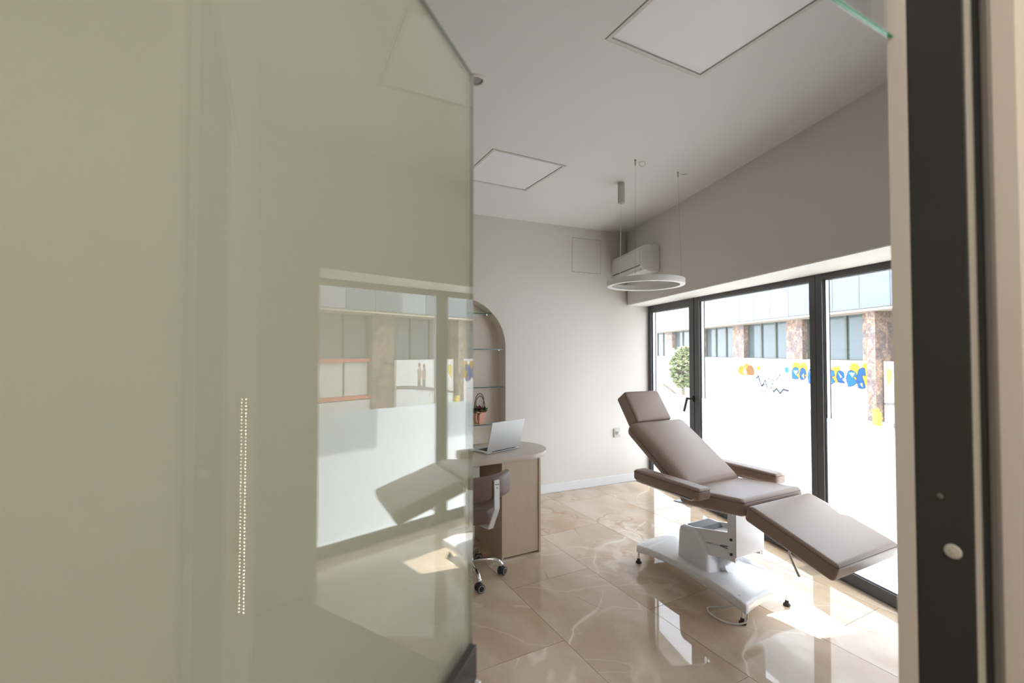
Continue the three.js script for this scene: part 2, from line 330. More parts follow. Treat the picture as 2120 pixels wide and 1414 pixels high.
{ // corridor behind the camera
  const g = structure('wall_corridor', 'beige painted walls of the corridor outside the door', 'wall');
  part('wall_right', metreUV(prism([ent(0.75, -0.16), ent(0.75, -2.6), ent(0.9, -2.6), ent(0.9, -0.16)], 0, CEIL)), M.wall, g);
  part('wall_rear', metreUV(prism([ent(0.9, -2.4), ent(-2.1, -2.4), ent(-2.1, -2.55), ent(0.9, -2.55)], 0, CEIL)), M.wall, g);
  part('wall_far', metreUV(prism([ent(-1.95, 0), ent(-1.95, -2.55), ent(-2.1, -2.55), ent(-2.1, 0)], 0, CEIL)), M.wall, g);
  const pl = ent(0.75, -0.325), v = thing('corridor_socket_plate', 'white slotted plate low on the corridor wall, mirrored in the glass door', 'wall plate', [pl[0], 0.86, pl[1]], turnE);
  const ps = new THREE.Shape([[-0.055, -0.115], [0.055, -0.115], [0.055, 0.115], [-0.055, 0.115]].map(([a, b]) => V2(a, b)));
  for (let i = 0; i < 5; i++) { const z = -0.038 + i * 0.017; ps.holes.push(new THREE.Path([[z, -0.06], [z, 0.06], [z + 0.008, 0.06], [z + 0.008, -0.06]].map(([a, b]) => V2(a, b)))); }
  part('plate', new THREE.ExtrudeGeometry(ps, { depth: 0.014, bevelEnabled: false }).rotateY(-Math.PI / 2).translate(-0.0005, 0, 0), M.skirting, v);
  const f = structure('floor_corridor', 'beige tiled corridor floor outside the door', 'floor');
  part('slab', prism([ent(-2.1, 0), ent(0.9, 0), ent(0.9, -2.55), ent(-2.1, -2.55)], -0.2, -0.0005), tileMats[0], f);
  const l = thing('corridor_light', 'square white ceiling light panel in the corridor', 'ceiling light', [...ent(-0.55, -1.25).slice(0, 1), CEIL, ent(-0.55, -1.25)[1]], turnE);
  part('diffuser', rbox(-0.3, 0.3, -0.03, -0.002, -0.3, 0.3, 0.004), Object.assign(new THREE.MeshStandardMaterial({ color: 0xffffff, emissive: new THREE.Color(1, 0.93, 0.82), emissiveIntensity: 2.2 }), { name: 'lit diffuser' }), l);
  const a = new THREE.RectAreaLight(new THREE.Color(1, 0.9, 0.79), 9.2, 0.58, 0.58);
  a.name = 'corridor_light_lamp'; a.position.set(0, -0.034, 0); a.rotation.x = -Math.PI / 2; l.add(a);
}
// ---------------------------------------------------------------- windows
function windowUnit(n, label, k0, k1, o) {
  const g = structure(`window_${n}`, label, 'window', [Q0[0], 0, Q0[1]], turnQ);
  // local x along the wall towards the door, local z = inwards (-n)
  const zi = 0, zo = -0.07, { st0, st1, top, bot, sash } = o;
  const y0 = 0.003, y1 = SOFFIT + 0.008;
  const f = part('frame', merge(rbox(k0, k0 + st0, y0, y1, zo, zi, 0.003), rbox(k1 - st1, k1, y0, y1, zo, zi, 0.003), rbox(k0 + st0 - 0.001, k1 - st1 + 0.001, y1 - top, y1, zo, zi - 0.001, 0.003), rbox(k0 + st0 - 0.001, k1 - st1 + 0.001, y0, y0 + bot, zo, zi - 0.001, 0.003)), M.frame, g);
  const gx0 = k0 + st0, gx1 = k1 - st1, gy0 = y0 + bot, gy1 = y1 - top, b = 0.012;
  part('glazing_bead', merge(box(gx0, gx0 + 0.004, gy0, gy1, zo + 0.004, zi - 0.012), box(gx1 - 0.004, gx1, gy0, gy1, zo + 0.004, zi - 0.012), box(gx0, gx1, gy1 - 0.004, gy1, zo + 0.004, zi - 0.012), box(gx0, gx1, gy0, gy0 + 0.004, zo + 0.004, zi - 0.012)), M.gasket, f);
  part('spacer', merge(box(gx0 + 0.004, gx0 + 0.01, gy0, gy1, zo + 0.02, zi - 0.026), box(gx1 - 0.01, gx1 - 0.004, gy0, gy1, zo + 0.02, zi - 0.026), box(gx0, gx1, gy0 + 0.004, gy0 + 0.01, zo + 0.02, zi - 0.026)), M.spacer, f);
  part('pane', new THREE.PlaneGeometry(gx1 - gx0, gy1 - gy0).translate((gx0 + gx1) / 2, (gy0 + gy1) / 2, zi - 0.025), M.glass, g);
  part('pane', new THREE.PlaneGeometry(gx1 - gx0, gy1 - gy0).translate((gx0 + gx1) / 2, (gy0 + gy1) / 2, zo + 0.018), M.glass, g);
  part('frosted_film', new THREE.PlaneGeometry(gx1 - gx0, 1.045 - gy0).translate((gx0 + gx1) / 2, (gy0 + 1.045) / 2, zi - 0.023), M.film, g);
  return g;
}
const w1 = windowUnit(1, 'narrow dark framed tilt window with handle beside the back wall', -0.03, 0.9, { st0: 0.09, st1: 0.085, top: 0.085, bot: 0.08 });
{ // handle on the sash
  const h = part('window_handle', merge(rbox(0.862, 0.888, 1.0, 1.06, 0, 0.012, 0.003), rod([0.875, 1.03, 0.01], [0.875, 1.03, 0.055], 0.009), rod([0.875, 1.033, 0.052], [0.855, 1.028, 0.06], 0.0125), rod([0.858, 1.03, 0.056], [0.815, 0.9, 0.062], 0.012)), M.frame, w1);
  part('sash_gap', box(0.893, 0.9, 0.01, SOFFIT, -0.06, 0.0015), M.gasket, w1);
}
windowUnit(2, 'wide dark framed fixed window behind the treatment chair backrest', 0.902, 2.3, { st0: 0.075, st1: 0.05, top: 0.05, bot: 0.075 });
windowUnit(3, 'dark framed fixed window behind the leg rest of the treatment chair', 2.302, 3.6, { st0: 0.05, st1: 0.07, top: 0.05, bot: 0.075 });
// ---------------------------------------------------------------- doorway: frame, transom, glass leaf
{
  const g = structure('trim_1', 'dark door frame jamb with rubber seal beside the doorway', 'door frame', [E0[0], 0, E0[1]], turnE);
  // local x along U2 (into the wall at the right), local z: turn maps z to (sin, cos) of turnE = (0.472, 0.8816) = -U1, so z > 0 is the corridor side
  part('frame_face', rbox(0.0, 0.07, 0, 2.872, 0.0285, 0.103, 0.002), M.jambFrame, g);
  part('seal_groove', box(0.012, 0.07, 0, 2.87, 0.103, 0.1125), M.gasket, g);
  part('frame_rebate', rbox(0.002, 0.07, 0, 2.87, 0.1125, 0.1215, 0.001), M.jambFrame, g);
  part('seal_strip', rbox(-0.003, 0.07, 0, 2.87, 0.122, 0.134, 0.004, 3), M.jambSeal, g);
  part('frame_back', rbox(0.005, 0.07, 0, 2.87, 0.1345, 0.158, 0.002), M.jambWood, g);
  // screw cap and a small screw beside the strike
  const cap = part('screw_cap', lathe([[0, 0.0035], [0.004, 0.0032], [0.0045, 0.002], [0.009, 0.003], [0.0112, 0.0015], [0.0115, 0]], 24).rotateZ(Math.PI / 2).translate(-0.0002, 1.172, 0.077), M.plasticCap, g);
  part('screw', lathe([[0, 0.0015], [0.004, 0.001], [0.0045, 0]], 16).rotateZ(Math.PI / 2).translate(-0.0002, 1.258, 0.062), M.jambSeal, g);
  const j = structure('trim_2', 'dark door frame jamb on the hinge side', 'door frame', [E0[0], 0, E0[1]], turnE);
  part('frame_face', rbox(-1.234, -1.2, 0, 2.872, 0.0285, 0.158, 0.002), M.jambFrame, j);
}
{
  const g = structure('window_4', 'clear glass transom with green edge above the glass door', 'window', [E0[0], 0, E0[1]], turnE);
  part('pane', box(-1.195, -0.002, 2.072, 2.87, 0.002, 0.012), M.glass, g);
  part('green_edge', box(-1.195, -0.002, 2.0705, 2.0735, 0.004, 0.01), M.edgeGlass, g);
}
{ // open glass leaf, free edge away from the camera
  const free = [-0.0815, -0.912], dir = [-0.296, 0.955];              // towards the hinge
  const g = structure('door_1', 'open frosted glass door leaf with greenish reflections', 'door', [free[0], 0, free[1]], turnOf(...dir));
  // local x from free edge to hinge; local z = (sin, cos): the side away from the room's right or towards it
  const H = 2.058, w = 0.765;
  part('glass_pane', box(0, w, 0.012, H, -0.004, 0.004), M.doorGlass, g);
  part('frosted_film', box(0.0015, w, 0.013, H - 0.001, 0.0052, 0.0062), M.doorFrost, g);
  part('polished_edge', merge(box(-0.0008, 0.0002, 0.012, H, -0.004, 0.004), box(0, w, H, H + 0.0008, -0.004, 0.004)), std('ground glass edge', [0.36, 0.38, 0.33], { roughness: 0.5 }), g);
  const c = part('lock_case', rbox(0.014, 0.177, 0.775, 0.936, -0.019, -0.0042, 0.002), std('anthracite lock', [0.05, 0.05, 0.055], { roughness: 0.4 }), g);
  part('lock_cylinder', merge(lathe([[0, 0.014], [0.009, 0.014], [0.0115, 0.012], [0.0125, 0.004], [0.0125, 0]], 24).rotateX(-Math.PI / 2).translate(0.033, 0.868, -0.019), rbox(0.0205, 0.0455, 0.832, 0.866, -0.027, -0.019, 0.004)), M.chrome, c);
  part('pivot_patch', merge(rbox(w - 0.15, w - 0.002, 0.002, 0.06, -0.017, 0.017, 0.002)), M.frame, g);
}
{ // led profile on the room side of the entrance wall, close to the jamb
  const g = thing('led_strip_light', 'vertical aluminium strip light with a row of warm dots', 'strip light', [E0[0], 0.74, E0[1]], turnE);
  part('profile', merge(rbox(0.046, 0.072, 0, 0.64, -0.012, -0.0005, 0.003)), M.spacer, g);
  const dot = new THREE.SphereGeometry(0.0019, 8, 6);
  for (let i = 0; i < 62; i++) { const d = part('led_dot', dot, M.led, g); d.position.set(0.05, 0.012 + i * 0.01, -0.0135); }
}
// ---------------------------------------------------------------- ceiling fittings
function ledPanel(cx, cz, label) {
  const g = thing('ceiling_panel', label, 'ceiling panel', [cx, CEIL, cz], turnE);
  const s = 0.3, f = 0.018;
  part('trim_frame', merge(box(-s, s, -0.003, 0.03, -s, -s + f), box(-s, s, -0.003, 0.03, s - f, s), box(-s, -s + f, -0.003, 0.03, -s + f, s - f), box(s - f, s, -0.003, 0.03, -s + f, s - f)), M.panelFrame, g);
  part('diffuser', box(-s + f + 0.0015, s - f - 0.0015, 0.003, 0.02, -s + f + 0.0015, s - f - 0.0015), M.panel, g);
}
ledPanel(...PANELS[0], 'square white flush ceiling panel above the desk');
ledPanel(...PANELS[1], 'square white flush ceiling panel nearer the glass door, over open floor');
{
  const g = thing('ceiling_spotlight', 'small round white recessed ceiling spotlight beside the glass door', 'spotlight', [-0.185, CEIL, -2.279]);
  part('trim_ring', lathe([[0.036, -0.001], [0.036, -0.007], [0.045, -0.009], [0.055, -0.003], [0.055, -0.0005]], 40), M.whitePlastic, g);
  part('lens', lathe([[0, -0.002], [0.036, -0.002], [0.036, -0.0005]], 32), std('grey lens', [0.35, 0.33, 0.31], { roughness: 0.4 }), g);
}
{ // hanging ring lamp
  const C = [1.014, -3.464], Y = 2.0, g = thing('pendant_ring_lamp', 'white ring pendant lamp hung on thin wires', 'pendant lamp', [C[0], Y, C[1]]);
  part('ring', lathe([[0.249, 0.002], [0.251, 0], [0.284, 0], [0.287, 0.003], [0.287, 0.04], [0.284, 0.043], [0.272, 0.043], [0.27, 0.04], [0.262, 0.014], [0.25, 0.012], [0.249, 0.002]], 96), M.ring, g);
  part('ring_underside', lathe([[0.251, -0.0008], [0.284, -0.0008], [0.284, 0.0002], [0.251, 0.0002], [0.251, -0.0008]], 96), M.ring, g);
  const top = CEIL - Y;
  const at = (x, z) => [x - C[0], z - C[1]];
  const a1 = at(0.888, -3.684), a2 = at(0.884, -3.244), a3 = at(1.27, -3.464);
  const k = 0.277 / 0.2545;
  part('canopy', lathe([[0, -0.178], [0.006, -0.178], [0.009, -0.17], [0.026, -0.17], [0.028, -0.167], [0.028, -0.001], [0, -0.001]], 28).translate(a1[0], top, a1[1]), M.canopy, g);
  part('power_cable', rod([a1[0], top - 0.17, a1[1]], [a1[0] * k, 0.04, a1[1] * k], 0.0022), M.whitePlastic, g);
  [a2, a3].forEach(([x, z], i) => {
    part('wire', rod([x, top - 0.03, z], [x * k, 0.04, z * k], 0.0009, 6), M.wire, g);
    const s = part('wire_gripper', lathe([[0, -0.042], [0.003, -0.042], [0.0045, -0.03], [0.0045, -0.008], [0.008, -0.006], [0.008, -0.001], [0, -0.001]], 16).translate(x, top, z), M.wire, g);
    const L = [[x, top - 0.02, z], [x + 0.02, top - 0.014, z + 0.002], [x + 0.04, top - 0.022, z + 0.004]];
    const loop = [];
    for (let j = 0; j <= 26; j++) { const t = j / 26 * Math.PI * 4 + 1.2; loop.push(i ? [x + 0.05 + 0.02 * Math.cos(t), top - 0.018 - 0.004 * Math.sin(t), z + 0.02 * Math.sin(t)] : [x + 0.045 + 0.02 * Math.cos(t), top - 0.034 + 0.02 * Math.sin(t), z + 0.004 + 0.0008 * j]); }
    part('spare_wire', tube([...L, ...loop], 0.001, 120, false, 5), M.wire, s);
  });
}
{ // wall air conditioner on the beam
  const g = thing('air_conditioner', 'white wall mounted air conditioner above the street window', 'air conditioner', [B0[0], 2.3, B0[1]], turnB);
  // local x along the wall, local z: turn maps z to (sin, cos) = -(n) -> into the room is -? (BD = (.187,.982)): z = (-.982, .187) = into the room
  const prof = [[0, 0.006], [0, 0.262], [0.02, 0.27], [0.15, 0.268], [0.185, 0.255], [0.198, 0.225], [0.198, 0.073], [0.14, 0.07], [0.14, 0.06], [0.194, 0.06], [0.19, 0.05], [0.165, 0.018], [0.12, 0.004], [0.02, 0]];
  const s = new THREE.Shape(prof.map(([z, y]) => V2(z, y)));
  const body = new THREE.ExtrudeGeometry(s, { depth: 0.715, bevelEnabled: true, bevelSize: 0.006, bevelThickness: 0.008, bevelOffset: -0.006, bevelSegments: 3 });
  body.applyMatrix4(new THREE.Matrix4().makeBasis(V3(0, 0, 1), V3(0, 1, 0), V3(1, 0, 0)).scale(V3(1, 1, 1)));
  // shape x (z depth) -> local z, extrude -> local x
  part('body', toCreasedNormals(body.translate(0.045, 0, 0.002), 0.5), M.whitePlastic, g);
  const cap = new THREE.ExtrudeGeometry(new THREE.Shape([[0, 0.006], [0, 0.262], [0.02, 0.27], [0.15, 0.268], [0.185, 0.255], [0.1985, 0.225], [0.1985, 0.07], [0.19, 0.05], [0.165, 0.018], [0.12, 0.004], [0.02, 0]].map(([z, y]) => V2(z, y))), { depth: 0.022, bevelEnabled: true, bevelSize: 0.006, bevelThickness: 0.006, bevelOffset: -0.006, bevelSegments: 3 }).applyMatrix4(new THREE.Matrix4().makeBasis(V3(0, 0, 1), V3(0, 1, 0), V3(1, 0, 0)));
  for (const x of [0.038, 0.745]) part('side_cover', toCreasedNormals(cap.clone().translate(x, 0, 0.002), 0.5), M.whitePlastic, g);
  part('outlet_flap', rbox(0.07, 0.72, 0.014, 0.045, 0.178, 0.1845, 0.002).rotateX(0), M.whitePlastic, g);
  part('front_panel', rbox(0.068, 0.742, 0.08, 0.225, 0.1975, 0.2025, 0.002), M.whitePlastic, g);
}
{ // socket with plug on the back wall
  const p = back(0.15), g = thing('wall_socket', 'small cream wall socket with a plug behind the chair', 'socket', [K0[0] + KD[0] * 0.155, 0.575, K0[1] + KD[1] * 0.155], turnK);
  part('cover_plate', rbox(-0.042, 0.042, -0.05, 0.05, -0.016, -0.0005, 0.004), std('cream plastic', [0.55, 0.52, 0.44], { roughness: 0.4 }), g);
  part('plug', merge(lathe([[0, 0.04], [0.014, 0.04], [0.018, 0.03], [0.019, 0]], 20).rotateX(-Math.PI / 2).translate(0, 0, -0.012)), M.whitePlastic, g);
}

// ---------------------------------------------------------------- treatment chair: local x towards the foot end, y up, z towards the door side
const chair = thing('treatment_chair', 'taupe leather reclining treatment chair on a white lacquered lift base', 'treatment chair', [1.263, 0, -3.006], turnOf(0.455, 0.8905));
function placePad(name, p, q, T, W, r, crown, inset, seamY) { // top surface from p to q in the x-y plane
  const L = Math.hypot(q[0] - p[0], q[1] - p[1]), a = Math.atan2(q[1] - p[1], q[0] - p[0]);
  const m = part(name, pad(L, T, W, r, crown), M.leather, chair);
  m.position.set((p[0] + q[0]) / 2, (p[1] + q[1]) / 2, 0); m.rotation.z = a;
  if (inset) part('seam', padSeam(L, W, seamY, inset, r), M.seam, m);
  return m;
}
placePad('leg_rest', [0.498, 0.686], [0.94, 0.545], 0.09, 0.545, 0.022, 0.006, 0.0014, -0.013);
placePad('seat', [0.02, 0.655], [0.468, 0.703], 0.095, 0.545, 0.03, 0.006, 0.002, -0.018);
placePad('backrest', [-0.43, 1.005], [0.085, 0.668], 0.11, 0.52, 0.05, 0.02, 0.0002, -0.045);
placePad('headrest', [-0.585, 1.2], [-0.437, 0.992], 0.115, 0.34, 0.02, 0.008, 0.0013, -0.012);
for (const s of [1, -1]) {
  const a = part('armrest', pad(0.535, 0.07, 0.105, 0.022, 0.003, 12, 4), M.leather, chair);
  a.position.set(0.025, 0.726, s * 0.345); a.rotation.z = 0.01;
  // taper the outer front corner
  part('seam', padSeam(0.535, 0.105, -0.014, 0.0012, 0.022), M.seam, a);
  part('arm_plate', rbox(-0.225, 0.225, 0.644, 0.654, s * 0.31, s * 0.385, 0.003), M.lacquer, chair);
  part('arm_bracket', merge(rod([-0.03, 0.645, s * 0.34], [-0.0, 0.6, s * 0.24], 0.01), rbox(-0.06, 0.0, 0.628, 0.645, s * 0.27, s * 0.33, 0.003)), M.black, chair);
}
part('seat_frame', rbox(0.03, 0.455, 0.588, 0.597, -0.25, 0.25, 0.003).applyMatrix4(new THREE.Matrix4().makeRotationZ(0.107).setPosition(0, -0.04, 0)), M.lacquer, chair);
{ // back frame behind the backrest, leg frame below the leg rest
  const b = new THREE.BufferGeometry();
  part('back_frame', merge(rod([0.02, 0.56, 0.14], [-0.44, 0.86, 0.14], 0.012), rod([0.02, 0.56, -0.14], [-0.44, 0.86, -0.14], 0.012), rod([-0.4, 0.835, 0.14], [-0.4, 0.835, -0.14], 0.01), rod([-0.46, 0.88, 0], [-0.6, 1.02, 0], 0.012)), M.lacquer, chair);
  part('leg_frame', merge(rod([0.46, 0.585, 0.17], [0.86, 0.462, 0.17], 0.011), rod([0.46, 0.585, -0.17], [0.86, 0.462, -0.17], 0.011)), M.lacquer, chair);
  part('adjusting_lever', merge(rod([0.6, 0.54, 0.1], [0.72, 0.492, 0.1], 0.007), tube([[0.655, 0.505, 0.1], [0.63, 0.465, 0.115], [0.625, 0.462, 0.12], [0.66, 0.43, 0.15], [0.71, 0.385, 0.18]], 0.006, 30), rod([0.66, 0.505, 0.06], [0.735, 0.478, 0.06], 0.011)), M.steel, chair);
}
{ // base: rounded plan, arched along its length
  const sh = [], N = 40;
  for (let i = 0; i <= N; i++) { const x = lerp(-0.405, 0.455, i / N); sh.push([x, -0.228]); }
  for (let i = 1; i < 24; i++) { const z = lerp(-0.228, 0.228, i / 24); sh.push([0.455 - 0.032 * (1 - (z / 0.228) ** 2), z]); }
  for (let i = 0; i <= N; i++) { const x = lerp(0.455, -0.405, i / N); sh.push([x, 0.228]); }
  for (let i = 1; i < 24; i++) { const z = lerp(0.228, -0.228, i / 24); sh.push([-0.405 - 0.06 * (1 - (z / 0.228) ** 2), z]); }
  // smooth the corners a little
  const rs = sh.map((p, i) => { const a = sh[(i + sh.length - 1) % sh.length], b = sh[(i + 1) % sh.length]; return [(a[0] + 2 * p[0] + b[0]) / 4, (a[1] + 2 * p[1] + b[1]) / 4]; });
  const s = new THREE.Shape(rs.map(([x, z]) => V2(x, -z)));
  const g = new THREE.ExtrudeGeometry(s, { depth: 0.03, bevelEnabled: true, bevelSize: 0.014, bevelThickness: 0.014, bevelOffset: -0.014, bevelSegments: 4 }).rotateX(-Math.PI / 2).translate(0, 0.014, 0);
  const p = g.attributes.position;
  for (let i = 0; i < p.count; i++) { const x = p.getX(i), y = p.getY(i), arch = 0.045 * (1 - (x / 0.46) ** 2), low = y < 0.02 ? 1.25 : 1; p.setY(i, 0.066 + y + arch * low); }
  const base = part('base', toCreasedNormals(g, 0.9), M.lacquer, chair);
  for (const [x, z] of [[-0.385, 0.17], [0.38, 0.185], [0.38, -0.185], [-0.385, -0.17]]) {
    const y = 0.124 + 0.045 * (1 - (x / 0.46) ** 2);
    part('screw', lathe([[0, 0.002], [0.004, 0.0015], [0.005, -0.001]], 12).translate(x, y, z), M.steel, base);
  }
  for (const [x, z] of [[-0.408, 0.198], [0.408, 0.198], [0.408, -0.198], [-0.408, -0.198]]) {
    const f = part('levelling_foot', lathe([[0, 0], [0.02, 0], [0.021, 0.006], [0.017, 0.012], [0.011, 0.017], [0.011, 0.028], [0.006, 0.03], [0, 0.03]], 24).translate(x, 0.0005, z), M.black, chair);
    part('threaded_stud', lathe([[0, 0.028], [0.006, 0.028], [0.006, 0.085], [0, 0.085]], 14).translate(x, 0, z), M.chrome, f);
  }
  // column cover with slanted front
  const cs = new THREE.Shape([[-0.118, 0.105], [-0.104, 0.33], [-0.094, 0.358], [-0.07, 0.372], [0.015, 0.375], [0.045, 0.362], [0.105, 0.3], [0.113, 0.28], [0.13, 0.112]].map(([x, y]) => V2(x, y)));
  const hole = new THREE.Path([[-0.06, 0.3], [-0.05, 0.3], [-0.05, 0.301], [-0.06, 0.301]].map(([x, y]) => V2(x, y)));
  const cg = new THREE.ExtrudeGeometry(cs, { depth: 0.22, bevelEnabled: true, bevelSize: 0.026, bevelThickness: 0.03, bevelOffset: -0.026, bevelSegments: 6 }).translate(0, 0, -0.11);
  const cov = part('column_cover', toCreasedNormals(cg, 0.8), M.lacquer, chair);
  part('cover_slot', box(-0.055, 0.03, 0.368, 0.3765, -0.1, 0.1).applyMatrix4(new THREE.Matrix4()), M.greyInside, cov);
  part('cover_slot_front', box(-0.002, 0.1, -0.002, 0.004, -0.1, 0.1).applyMatrix4(new THREE.Matrix4().makeRotationZ(-0.8).setPosition(0.03, 0.372, 0)), M.greyInside, cov);
  part('screw', lathe([[0, 0.002], [0.003, 0.0015], [0.0035, -0.001]], 10).rotateX(Math.PI / 2).translate(-0.02, 0.19, 0.1395), M.steel, cov);
  // parallel lift arms: two channels one above the other, bolted to the lift head
  const arm = (x0, y0, x1, y1, h, z0, z1) => { const a = Math.atan2(y1 - y0, x1 - x0), L = Math.hypot(x1 - x0, y1 - y0); return rbox(0, L, -h / 2, h / 2, z0, z1, 0.003).applyMatrix4(new THREE.Matrix4().makeRotationZ(a).setPosition(x0, y0, 0)); };
  for (const s of [1, -1]) {
    part('lift_arm', arm(0.0, 0.335, 0.305, 0.401, 0.078, s * 0.1, s * 0.115), M.lacquer, chair);
    part('lift_arm', arm(0.03, 0.262, 0.305, 0.316, 0.07, s * 0.1, s * 0.115), M.lacquer, chair);
    for (const y of [0.401, 0.316]) part('bolt', merge(rod([0.288, y, s * 0.115], [0.288, y, s * 0.133], 0.0085, 6), rod([0.288, y, s * 0.115], [0.288, y, s * 0.12], 0.0115, 16)), M.black, chair);
    part('lift_cheek', rbox(0.262, 0.312, 0.275, 0.575, s * 0.117, s * 0.126, 0.002), M.lacquer, chair);
  }
  part('arm_web', arm(0.0, 0.34, 0.28, 0.4, 0.006, -0.1, 0.1), M.lacquer, chair);
  part('lift_head', merge(rbox(0.312, 0.32, 0.305, 0.575, -0.126, 0.126, 0.002), rbox(0.2, 0.318, 0.572, 0.585, -0.126, 0.126, 0.002)), M.lacquer, chair);
  part('lift_floor', rbox(0.2, 0.314, 0.33, 0.337, -0.117, 0.117, 0.002), M.greyInside, chair);
  part('actuator', merge(rod([0.09, 0.14, 0], [0.24, 0.3, 0], 0.03, 24), rod([0.0, 0.12, -0.02], [0.16, 0.165, -0.02], 0.038, 24)), M.lacquer, chair);
  part('power_cable', tube([[0.36, 0.06, 0.12], [0.26, 0.012, 0.17], [0.22, 0.006, 0.25], [0.28, 0.006, 0.29], [0.38, 0.006, 0.27], [0.43, 0.02, 0.2], [0.42, 0.07, 0.17]], 0.0045, 60), M.whitePlastic, chair);
}

// ---------------------------------------------------------------- desk: local x along its front to the rounded end, z towards the viewer
{
  const D0 = [-0.05, -3.312], g = thing('desk', 'beige laminate desk with rounded end on a drawer pedestal', 'desk', [D0[0], 0, D0[1]], turnE);
  // local z = -U1: towards the front; the top goes back to z = -0.56
  const R = 0.28, s = new THREE.Shape();
  s.moveTo(-1.25, 0); s.lineTo(0.197, 0); s.absarc(0.197, R, R, -Math.PI / 2, Math.PI / 2, false); s.lineTo(-1.25, 2 * R); s.closePath();
  const top = new THREE.ExtrudeGeometry(s, { depth: 0.032, bevelEnabled: true, bevelSize: 0.002, bevelThickness: 0.002, bevelOffset: -0.002, bevelSegments: 2, curveSegments: 48 }).rotateX(-Math.PI / 2).translate(0, 0.699, 0);
  part('desktop', toCreasedNormals(metreUV(top, 1), 0.5), M.laminateTop, g);
  const ped = part('pedestal', metreUV(rbox(-0.018, 0.285, 0.012, 0.697, -0.5, -0.012, 0.0015), 1), M.laminate, g);
  part('side_panel', metreUV(rbox(0.288, 0.305, 0.001, 0.697, -0.5, -0.004, 0.0015), 1), M.laminate, ped);
  part('side_panel', metreUV(rbox(-0.021, -0.004, 0.001, 0.697, -0.5, -0.008, 0.0015), 1), M.laminate, ped);
  part('modesty_panel', metreUV(rbox(-1.2, -0.022, 0.12, 0.697, -0.47, -0.45, 0.0015), 1), M.laminate, g);
  const dr = part('drawer', rbox(-0.8, -0.195, 0.615, 0.697, -0.4, -0.014, 0.002), M.drawer, g);
  part('end_panel', metreUV(rbox(-1.24, -1.22, 0.001, 0.697, -0.55, -0.01, 0.0015), 1), M.laminate, g);
}
{ // laptop: hinge line from near-left to far-right, its base to the left
  const a = [0.243 / 0.3405, -0.238 / 0.3405], g = thing('laptop', 'open silver laptop on the desk, lid back outwards', 'laptop', [-0.186, 0.7335, -3.407], turnOf(...a));
  // local x along the hinge, local z = (sin, cos) = (-a.z.., ) -> (0.699, 0.714): outwards, so the base goes to -z
  const L = 0.345, DP = 0.24;
  part('base', rbox(0, L, 0.0015, 0.0145, -DP, 0, 0.005, 3), M.alu, g);
  for (const [x, z] of [[0.03, -0.02], [L - 0.03, -0.02], [0.03, -DP + 0.02], [L - 0.03, -DP + 0.02]]) part('rubber_foot', new THREE.CylinderGeometry(0.008, 0.008, 0.002, 12).translate(x, 0.001, z), M.black, g);
  const kb = [];
  for (let r = 0; r < 6; r++) for (let c = 0; c < 14; c++) kb.push(box(0.035 + c * 0.0197, 0.035 + c * 0.0197 + 0.0165, 0.0142, 0.0157, -0.03 - r * 0.0185 - 0.0155, -0.03 - r * 0.0185));
  part('keyboard', merge(kb, box(0.032, L - 0.034, 0.0138, 0.0148, -0.143, -0.028)), M.keys, g);
  part('ports', merge(...[0.03, 0.05, 0.066, 0.08].map((z) => box(-0.0004, 0.001, 0.006, 0.0105, -z - 0.008, -z))), M.keys, g);
  const lid = new THREE.Group(); lid.name = 'lid_assembly';
  const th = 0.26, m = new THREE.Matrix4().makeRotationX(th).setPosition(0, 0.014, -0.004);
  const shell = part('lid', rbox(0, L, 0, 0.237, -0.003, 0.004, 0.0034, 3).applyMatrix4(m), M.alu, g);
  part('screen', box(0.008, L - 0.008, 0.012, 0.229, -0.0036, -0.0029).applyMatrix4(m), M.screen, shell);
  part('hinge', rod([0.05, 0.0145, -0.003], [L - 0.05, 0.0145, -0.003], 0.005, 12), M.keys, g);
}
